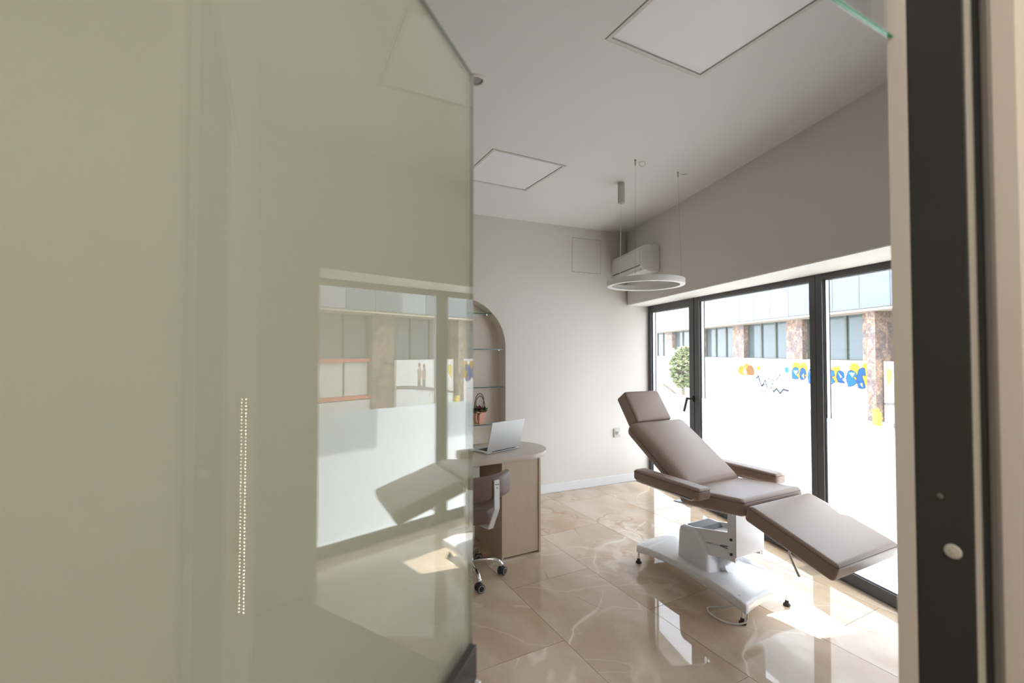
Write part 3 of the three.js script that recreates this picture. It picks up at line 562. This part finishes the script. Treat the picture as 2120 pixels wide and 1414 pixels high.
{ // stool with curved backrest
  const C = [-0.29, -3.09], g = thing('desk_stool', 'brown leather swivel stool with white back bar at the desk', 'stool', [C[0], 0, C[1]], turnOf(0.163, 0.17));
  // local x points to the backrest
  part('seat', lathe([[0, 0.4], [0.185, 0.4], [0.2, 0.41], [0.205, 0.44], [0.203, 0.475], [0.192, 0.495], [0.15, 0.503], [0, 0.505]], 64), M.stoolLeather, g);
  part('seat_plate', merge(rbox(-0.09, 0.09, 0.385, 0.399, -0.09, 0.09, 0.004), rod([0, 0.34, 0], [0, 0.39, 0], 0.022, 20)), M.black, g);
  part('column', merge(rod([0, 0.1, 0], [0, 0.28, 0], 0.026, 24), rod([0, 0.28, 0], [0, 0.385, 0], 0.014, 20)), M.chrome, g);
  // curved back pad
  const n = 28, R = 0.3, c0 = 0.245 - R, hgt = 0.15, y0 = 0.567;
  const prof = [];
  for (let i = 0; i <= 24; i++) { const t = i / 24 * Math.PI * 2, e = 0.5, cx = Math.sign(Math.cos(t)) * Math.abs(Math.cos(t)) ** e, cy = Math.sign(Math.sin(t)) * Math.abs(Math.sin(t)) ** e; prof.push([cx * 0.024, cy * hgt / 2]); }
  const pos = [], idx = [], half = 0.64;
  for (let j = 0; j <= n; j++) {
    const u = j / n * 2 - 1, a = u * half, sc = Math.min(1, Math.sqrt(Math.max(0.02, 1 - Math.abs(u) ** 10)) ), sh = Math.abs(u) > 0.93 ? Math.sqrt(Math.max(0, 1 - ((Math.abs(u) - 0.93) / 0.07) ** 2)) : 1;
    for (const [dr, dy] of prof) { const r = R + dr * (0.25 + 0.75 * sh); pos.push(c0 + r * Math.cos(a), y0 + hgt / 2 + dy * (0.82 + 0.18 * sh), r * Math.sin(a)); }
  }
  const m = prof.length;
  for (let j = 0; j < n; j++) for (let i = 0; i < m - 1; i++) { const a = j * m + i, b = a + m; idx.push(a, a + 1, b, b, a + 1, b + 1); }
  for (const [o, f] of [[0, 1], [n * m, 0]]) for (let i = 1; i < m - 2; i++) f ? idx.push(o, o + i + 1, o + i) : idx.push(o, o + i, o + i + 1);
  const bg = new THREE.BufferGeometry(); bg.setAttribute('position', new THREE.Float32BufferAttribute(pos, 3)); bg.setIndex(idx); bg.computeVertexNormals();
  part('backrest', metreUV(toCreasedNormals(bg, 0.9), 4), M.stoolLeather, g);
  // white bar: foot under the seat, out, up behind the pad
  const bar = (pts, w) => { const gs = []; for (let i = 0; i + 1 < pts.length; i++) { const [ax, ay] = pts[i], [bx, by] = pts[i + 1], L = Math.hypot(bx - ax, by - ay); gs.push(rbox(-0.004, L + 0.004, -0.0045, 0.0045, -w / 2, w / 2, 0.0015).applyMatrix4(new THREE.Matrix4().makeRotationZ(Math.atan2(by - ay, bx - ax)).setPosition(ax, ay, 0))); } return merge(gs); };
  const bb = part('back_bar', bar([[0.05, 0.378], [0.222, 0.378], [0.282, 0.515], [0.2785, 0.69]], 0.042), M.lacquer, g);
  for (const [y, z] of [[0.665, -0.008], [0.667, 0.008], [0.645, 0]]) part('screw', lathe([[0, 0.0025], [0.004, 0.002], [0.0045, 0]], 12).rotateZ(-Math.PI / 2).translate(0.2832, y, z), M.black, bb);
  // five-armed base
  const th0 = turnOf(0.163, 0.17);
  part('hub', lathe([[0, 0.075], [0.03, 0.075], [0.034, 0.085], [0.034, 0.115], [0.027, 0.125], [0, 0.125]], 28), M.chrome, g);
  for (let k = 0; k < 5; k++) {
    const world = (5 + 72 * k) * Math.PI / 180, a = -world - 0 ;           // world angle measured from +x towards -z
    const dirW = [Math.cos(world), -Math.sin(world)], lx = dirW[0] * Math.cos(th0) - dirW[1] * Math.sin(th0), lz = dirW[0] * Math.sin(th0) + dirW[1] * Math.cos(th0);
    const A = (r, y, off = 0) => [lx * r - lz * off, y, lz * r + lx * off];
    const leg = part('base_arm', merge(tube([A(0.02, 0.098), A(0.1, 0.106), A(0.17, 0.1), A(0.205, 0.085), A(0.218, 0.066)], 0.0135, 30, false, 10), new THREE.SphereGeometry(0.0155, 14, 10).translate(...A(0.218, 0.068))), M.chrome, g);
    const w = [lx * 0.226, lz * 0.226], ax = Math.atan2(-lz, lx) + 0.9 + k;
    const cst = part('caster', merge(rod([w[0], 0.05, w[1]], [w[0], 0.072, w[1]], 0.005), rbox(-0.02, 0.018, 0.03, 0.053, -0.009, 0.009, 0.006).rotateY(ax).translate(w[0], 0, w[1])), M.tyre, leg);
    for (const s of [1, -1]) {
      const wheel = part('wheel', new THREE.CylinderGeometry(0.0265, 0.0265, 0.014, 28).rotateX(Math.PI / 2).translate(0, 0.027, s * 0.016).rotateY(ax).translate(w[0], 0, w[1]), M.tyre, leg);
      wheel.userData.label = 'dark caster wheel with beige ring';
      part('wheel_ring', new THREE.TorusGeometry(0.0195, 0.0022, 8, 28).translate(0, 0.027, s * 0.0235).rotateY(ax).translate(w[0], 0, w[1]), M.beigeRing, leg);
      part('wheel_cap', new THREE.CylinderGeometry(0.0165, 0.0165, 0.003, 24).rotateX(Math.PI / 2).translate(0, 0.027, s * 0.0238).rotateY(ax).translate(w[0], 0, w[1]), M.black, leg);
    }
  }
}
{ // flower pot on the lowest visible glass shelf
  const k = 1.79, n = 0.09, px = K0[0] + KD[0] * k + 0, pz = K0[1] + KD[1] * k;
  // local z of the wall group points into the wall: (sin, cos) of turnK = (-0.41, -0.912)
  const g = thing('flower_arrangement', 'salmon pink paper pot of flowers with dark cord handles on glass shelf', 'flower pot', [px - 0.41 * n, 0.7665, pz - 0.912 * n], turnK + Math.PI + 0.5);
  const potG = new THREE.CylinderGeometry(0.074, 0.052, 0.125, 4, 1, true).rotateY(Math.PI / 4).translate(0, 0.0635, 0);
  const inner = new THREE.CylinderGeometry(0.072, 0.05, 0.123, 4, 1, false).rotateY(Math.PI / 4).translate(0, 0.0625, 0);
  part('pot', merge(potG.toNonIndexed(), inner), Object.assign(M.pot, { side: THREE.DoubleSide, flatShading: true }), g);
  part('ribbon', tube([[-0.045, 0.118, 0.045], [-0.085, 0.13, 0.05], [-0.105, 0.09, 0.05], [-0.1, 0.05, 0.05], [-0.088, 0.03, 0.052]], 0.006, 30), M.pot, g);
  part('cord_handle', tube([[-0.062, 0.12, 0.03], [-0.085, 0.19, 0.03], [-0.07, 0.26, 0.03], [-0.02, 0.285, 0.03], [0.03, 0.25, 0.03], [0.052, 0.18, 0.03], [0.055, 0.12, 0.03]], 0.0035, 60), M.cord, g);
  part('cord_handle', tube([[-0.03, 0.12, -0.03], [-0.035, 0.2, -0.03], [-0.005, 0.28, -0.03], [0.045, 0.305, -0.03], [0.095, 0.27, -0.03], [0.105, 0.21, -0.03], [0.085, 0.15, -0.03], [0.07, 0.12, -0.03]], 0.0035, 60), M.cord, g);
  const leafG = new THREE.SphereGeometry(1, 8, 6).scale(0.011, 0.003, 0.026).translate(0, 0, 0.024);
  const bloom = (x, y, z, r, mat, name) => {
    const gs = [];
    for (let ring = 0; ring < 4; ring++) for (let i = 0; i < 5 + ring * 3; i++) {
      const a = i / (5 + ring * 3) * Math.PI * 2 + ring, tilt = 0.15 + ring * 0.38;
      gs.push(new THREE.SphereGeometry(r * 0.42, 7, 5).scale(0.75, 0.28, 1).rotateX(-1.2 + tilt).translate(0, 0, r * 0.2 * ring).rotateY(a).translate(x, y + r * (0.45 - 0.13 * ring), z));
    }
    part(name, merge(gs), mat, g);
  };
  bloom(-0.012, 0.152, 0.018, 0.04, M.petal, 'flower_head'); bloom(0.02, 0.148, -0.012, 0.036, M.petal, 'flower_head');
  bloom(-0.022, 0.128, 0.055, 0.016, M.bud, 'flower_bud'); bloom(-0.04, 0.115, 0.052, 0.015, M.bud, 'flower_bud'); bloom(0.028, 0.14, 0.045, 0.013, M.bud, 'flower_bud');
  for (const [mat, cnt] of [[M.leafA, 60], [M.leafB, 34]]) {
    const gs = [];
    for (let i = 0; i < cnt; i++) { const a = rr(0, 6.28), r = rr(0.02, 0.062); gs.push(leafG.clone().rotateX(rr(-0.9, 0.2)).rotateY(a + rr(-0.6, 0.6)).translate(Math.sin(a) * r, rr(0.112, 0.145), Math.cos(a) * r)); }
    const l = part('leaves', merge(gs), mat, g); l.userData.kind = 'stuff';
  }
}
// ---------------------------------------------------------------- the street
const F0 = [8.86, -10.9], FD = [0.1, 0.995], fac = (k, n = 0) => [F0[0] + FD[0] * k - FD[1] * n, F0[1] + FD[1] * k + FD[0] * n];   // n > 0 towards the street
const turnF = turnOf(...FD);
const GY = -0.15;
const asphaltT = dataTexture(256, 256, (x, y) => { const v = 185 + 50 * (fbm(x / 6, y / 6, 71, 4, 42) - 0.5); return [v, v, v * 0.97]; });
{
  const g = structure('street', 'pale sunlit street pavement outside the windows', 'street');
  part('pavement', metreUV(prism([win(-16, 0.03), win(11, 0.03), fac(13, -0.3), fac(-22, -0.3)], GY - 0.3, GY), 0.5), std('pale pavement', [0.6, 0.61, 0.63], { roughness: 0.9, map: asphaltT }), g);
}
const stoneT = dataTexture(512, 512, (x, y) => { const n = fbm(x / 40, y / 40, 51, 6), m = fbm(x / 12, y / 12, 57, 4), c = smooth(fbm(x / 60, y / 60, 61, 4), 0.45, 0.6); const b = mix3([150, 124, 108], [196, 176, 160], clamp(n * 1.6 - 0.3, 0, 1)); const d = mix3(b, [128, 118, 118], 0.7 * c); const k = 1 + 0.5 * (m - 0.5); return [clamp(d[0] * k, 0, 255), clamp(d[1] * k, 0, 255), clamp(d[2] * k, 0, 255)]; });
const wallPaintT = dataTexture(512, 512, (x, y) => { const n = fbm(x / 30, y / 30, 151, 5), s = smooth(fbm(x / 9, y / 70, 161, 4), 0.6, 0.75); const v = 236 + 14 * (n - 0.5) - 26 * s; return [v, v * 0.985, v * 0.96]; });
const S = {
  stone: std('weathered stone cladding', [0.8, 0.78, 0.76], { roughness: 0.8, map: stoneT }),
  fascia: std('blue grey glazed panel', [0.16, 0.18, 0.205], { roughness: 0.22 }),
  fasciaB: std('pale grey glazed panel', [0.27, 0.285, 0.3], { roughness: 0.2 }),
  fasciaC: std('dull blue glazed panel', [0.14, 0.165, 0.195], { roughness: 0.25 }),
  fasciaSeam: std('panel joint', [0.28, 0.32, 0.36], { roughness: 0.6 }),
  soffit: std('beige concrete soffit', [0.6, 0.5, 0.4], { roughness: 0.85 }),
  glazing: std('grey window glazing', [0.1, 0.13, 0.135], { roughness: 0.12 }),
  mullion: std('dark olive mullion', [0.13, 0.14, 0.11], { roughness: 0.6 }),
  white: std('white painted wall', [0.9, 0.89, 0.87], { roughness: 0.85, map: wallPaintT }),
  red: std('coral red rail', [0.75, 0.2, 0.13], { roughness: 0.5 }),
  cream: std('cream gate', [0.62, 0.6, 0.52], { roughness: 0.7 }),
  yellow: std('yellow paint', [0.75, 0.58, 0.08], { roughness: 0.5 }),
};
// spray paint on the low wall: flat colour shapes
function graffiti(w, h, draw) {
  const c = document.createElement('canvas'); c.width = w; c.height = h;
  const x = c.getContext('2d'); x.fillStyle = '#f1eee8'; x.fillRect(0, 0, w, h);
  draw(x, w, h);
  const t = new THREE.CanvasTexture(c); t.colorSpace = THREE.SRGBColorSpace; t.magFilter = THREE.LinearFilter;
  return std('sprayed wall', [1, 1, 1], { roughness: 0.85, map: t });
}
const blob = (x, pts, fill, line, lw = 6) => { x.beginPath(); pts.forEach(([a, b, c, d], i) => (i ? (c === undefined ? x.lineTo(a, b) : x.quadraticCurveTo(a, b, c, d)) : x.moveTo(a, b))); x.closePath(); x.fillStyle = fill; x.fill(); if (line) { x.strokeStyle = line; x.lineWidth = lw; x.stroke(); } };
const gBlue = graffiti(1024, 512, (x) => {
  const q = (n, f) => { for (let i = 0; i < n; i++) f(i); };
  q(9, (i) => { const u = 10 + i * 112 + rr(-20, 20), w = rr(90, 150), t = rr(10, 60); blob(x, [[u, 150], [u + 5, t, u + w * 0.4, t + 10], [u + w, t - 10, u + w, 120], [u + w * 1.05, 200, u + w * 0.6, 215], [u - 10, 230, u, 150]], i % 4 === 2 ? '#b9bec4' : '#c9982a'); });
  q(8, (i) => { // slanted sprayed letters, no two alike
    const u = 20 + i * 124 + rr(-12, 12), k = rr(-40, 40), t = rr(70, 110), d = rr(220, 262), w = rr(70, 112);
    blob(x, [[u, t + 20], [u + w * 0.3, t - 20, u + w * 0.9 + k * 0.3, t + rr(-10, 30)], [u + w + k * 0.2, t + rr(40, 70)], [u + w * rr(0.4, 0.7), t + rr(50, 90)], [u + w + k * 0.4, d - rr(10, 50)], [u + w * 0.6, d, u + k * 0.3, d - rr(0, 20)], [u - rr(5, 25), (t + d) / 2]], i % 2 ? '#1450a0' : '#1d62b4', '#26323c', 6);
    if (i % 3 === 1) blob(x, [[u + w * 0.2, d - 50], [u + w * 0.5, d - rr(60, 90)], [u + w * 0.6, d - 20]], '#d8b45c'); else blob(x, [[u + w * 0.1, t + rr(10, 30)], [u + w * 0.8, t + rr(20, 60)], [u + w * 0.5, t + rr(60, 90)]], '#8fb4d8');
  });
  x.strokeStyle = '#4a525c'; x.lineWidth = 4; for (const [a, b, c, d] of [[80, 330, 220, 310], [420, 360, 560, 352], [700, 300, 760, 330]]) { x.beginPath(); x.moveTo(a, b); x.bezierCurveTo(a + 30, b - 40, c - 40, d + 40, c, d); x.stroke(); }
});
const gMix = graffiti(1024, 512, (x) => {
  blob(x, [[40, 180], [90, 60, 170, 110], [220, 20, 290, 100], [350, 50, 360, 140], [330, 230, 240, 210], [120, 240, 40, 180]], '#b07818'); blob(x, [[210, 190], [260, 60, 330, 90], [400, 110, 390, 200], [320, 230, 210, 190]], '#7e5426');
  blob(x, [[150, 180], [200, 110], [240, 190], [190, 215]], '#cfa878'); blob(x, [[430, 110], [470, 70, 510, 110], [500, 150, 450, 145]], '#c8a010');
  x.lineJoin = 'round';
  const L = (p, w = 13) => { x.strokeStyle = '#262c38'; x.lineWidth = w; x.beginPath(); p.forEach(([a, b], i) => (i ? x.lineTo(a, b) : x.moveTo(a, b))); x.stroke(); };
  L([[420, 250], [470, 210], [480, 270]], 20); L([[470, 220], [520, 330], [560, 300]], 18); L([[540, 340], [590, 250], [630, 350]], 16); L([[560, 310], [620, 305]], 10); L([[690, 190], [650, 240], [720, 300], [740, 250], [700, 240]], 12); L([[690, 330], [740, 380], [790, 340], [850, 390], [900, 340], [990, 350]], 20); L([[500, 385], [640, 392]], 9); L([[760, 150], [800, 240], [850, 170], [870, 260]], 12); blob(x, [[700, 340], [730, 330], [740, 365], [715, 370]], '#ffffff', '#262c38', 8);
  x.fillStyle = '#cfe6f2'; x.fillRect(620, 110, 30, 90); x.fillStyle = '#3478a8'; x.fillRect(930, 90, 60, 60);
});
const gFig = graffiti(1024, 512, (x) => {
  for (const [a, b] of [[560, 60], [640, 50]]) { blob(x, [[a - 22, b], [a, b - 40, a + 24, b], [a + 10, b + 34], [a - 14, b + 30]], '#a8726a'); blob(x, [[a - 30, b + 50], [a, b + 26, a + 32, b + 56], [a + 24, b + 150], [a - 28, b + 140]], '#c9a79b', '#6e5d58', 6); blob(x, [[a - 24, b + 150], [a + 28, b + 156], [a + 40, b + 300], [a + 6, b + 230], [a - 30, b + 290]], '#8c7a74'); }
  x.strokeStyle = '#58524e'; x.lineWidth = 7; for (let i = 0; i < 6; i++) { x.beginPath(); x.moveTo(60 + i * 70, 330); x.bezierCurveTo(80 + i * 70, 250, 120 + i * 70, 420, 130 + i * 70, 330 + (i % 2) * 60); x.stroke(); }
  x.fillStyle = '#8d8a86'; x.beginPath(); x.moveTo(0, 350); x.bezierCurveTo(250, 330, 500, 260, 1024, 255); x.lineTo(1024, 290); x.bezierCurveTo(500, 300, 250, 365, 0, 372); x.fill();
  blob(x, [[30, 80], [70, 30, 110, 90], [100, 190, 40, 200]], '#f0d860');
});
{
  const g = thing('opposite_building', 'low commercial building across the street with glazed fascia and graffiti wall', 'building', [F0[0], GY, F0[1]], turnF);
  // local x along the facade, local z = (sin, cos) of turnF = (-0.995, 0.1): towards the street
  const b = 0 - GY, sill = 1.25 + b, sof = 2.46 + b, H = 6.5, k0 = -15.2, k1 = 12;
  part('wall_core', box(k0, k1, 0, H, -4, -0.32), S.cream, g);
  part('soffit', box(k0, k1, sof, sof + 0.12, -0.32, 0.56), S.soffit, g);
  const pilG = rbox(-0.34, 0.34, 0, sof, -0.32, 0.02, 0.01);
  const cols = [-14.35, -11.55, -8.7, -5.83, -2.97, -0.22, 2.55, 5.35, 8.15, 10.95];
  for (const c of cols) { const p = part('stone_pillar', metreUV(box(c - 0.34, c + 0.34, 0, sof, -0.32, 0), 0.7, [c * 0.37, c]), S.stone, g); if (c === -0.22) part('stone_pillar', metreUV(box(c + 0.06, c + 0.3, 0, sof, 0, 0.28), 0.9, [0.3, 0.1]), S.stone, g); }
  const low = [gMix, gBlue, gFig];
  cols.slice(0, -1).forEach((c, i) => {
    const a = c + 0.34, e = cols[i + 1] - 0.34, w = e - a, n = 3;
    for (let j = 0; j < n; j++) {
      const x0 = a + w * j / n, x1 = a + w * (j + 1) / n;
      const wd = part('window_pane', box(x0 + 0.03, x1 - 0.03, sill + 0.03, sof, -0.25, -0.2), S.glazing, g);
      part('window_mullion', merge(box(x0, x0 + 0.03, sill, sof, -0.26, -0.16), box(x1 - 0.03, x1, sill, sof, -0.26, -0.16)), S.mullion, wd);
    }
    const m = i === 3 ? gMix : i === 4 ? gBlue : i === 5 ? gFig : S.white;
    if (i === 6) { // bay with red rails
      part('low_wall', box(a, e, 0, 0.4, -0.3, -0.08), S.white, g);
      for (const y of [0.42, sill - 0.02]) part('red_rail', box(a, e, y, y + 0.09, -0.2, -0.1), S.red, g);
      for (let j = 0; j < 3; j++) part('frosted_panel', box(a + w * j / 3 + 0.03, a + w * (j + 1) / 3 - 0.03, 0.52, sill - 0.03, -0.24, -0.18), S.white, g);
      return;
    }
    const pw = i === 5 ? w : w + 0.66, pm = new THREE.BoxGeometry(pw, sill + 0.02, 0.1);
    const lw = part('low_wall', pm.translate((a + e) / 2, (sill + 0.02) / 2, 0.06), m, g);
    part('wall_coping', box(a, e, sill, sill + 0.04, -0.2, -0.09), S.mullion, lw);
  });
  // glazed fascia, one panel after the other
  const pg = rbox(-0.395, 0.395, 0, 1.9, 0, 0.04, 0.004);
  for (let k = k0 + 0.4; k < k1; k += 0.8) for (let r = 0; r < 2; r++) { const f = part('fascia_panel', pg, [S.fascia, S.fasciaB, S.fasciaC][Math.floor(rnd() * 3)], g); f.position.set(k, sof + 0.06 + r * 1.91, 0.56); }
  part('fascia_back', box(k0, k1, sof + 0.05, sof + 3.9, 0.4, 0.56), S.fasciaSeam, g);
}
{ // yellow post by the pillar
  const p = fac(0.575, 0.75), g = thing('yellow_post', 'short yellow post in front of the stone pillar across the street', 'post', [p[0], GY, p[1]], turnF);
  part('post', rbox(-0.07, 0.07, 0, 0.3, -0.05, 0.05, 0.01), S.yellow, g);
  part('cap', rbox(-0.09, 0.02, 0.3, 0.37, -0.05, 0.05, 0.01), S.yellow, g);
}
{ // round sign on a pole
  const x = 0.347 * 13.2, g = thing('street_sign', 'round cream traffic sign on a thin pole seen through the narrow window', 'street sign', [x, GY, -13.2]);
  part('pole', rod([0, 0, 0], [0, 1.95, 0], 0.03), S.cream, g);
  part('sign_disc', new THREE.CylinderGeometry(0.16, 0.16, 0.02, 32).rotateX(Math.PI / 2).translate(0, 1.6, 0.04), std('cream sign face', [0.85, 0.75, 0.5], { roughness: 0.4 }), g);
}
{ // slender street tree
  const x = 0.356 * 8.6, g = thing('street_tree', 'young leafy tree with curved trunk outside the narrow window', 'tree', [x, GY, -8.6]);
  part('trunk', merge(tube([[-0.04, 0, 0], [0.1, 0.3, 0], [0.16, 0.75, 0], [0.14, 1.2, 0.02], [0.24, 1.7, 0]], 0.028, 40), tube([[0.14, 0.75, 0], [-0.1, 0.95, 0.02], [-0.22, 1.04, 0]], 0.018, 20)), std('bark', [0.25, 0.21, 0.17], { roughness: 0.9 }), g);
  const leaf = new THREE.SphereGeometry(1, 6, 4).scale(0.035, 0.008, 0.05), gs = [], gl = [];
  for (let i = 0; i < 900; i++) {
    const u = rr(0, 1), a = Math.floor(rr(0, 7)) * 0.9 + rr(-0.35, 0.35) + u * 5, y = 0.98 + 0.75 * u, r = (0.27 * Math.sin(Math.PI * (0.12 + 0.8 * u))) * Math.sqrt(rr(0.1, 1)) + 0.03;
    (i % 3 ? gs : gl).push(leaf.clone().rotateX(rr(-1, 1)).rotateY(rr(0, 6.28)).translate(0.2 + Math.cos(a) * r, y, Math.sin(a) * r));
  }
  for (const [q, m] of [[gs, std('pale green foliage', [0.2, 0.26, 0.12], { roughness: 0.6 })], [gl, std('dry green foliage', [0.36, 0.36, 0.2], { roughness: 0.6 })]]) part('foliage', merge(q), m, g).userData.kind = 'stuff';
}
renderer.render(scene, camera);
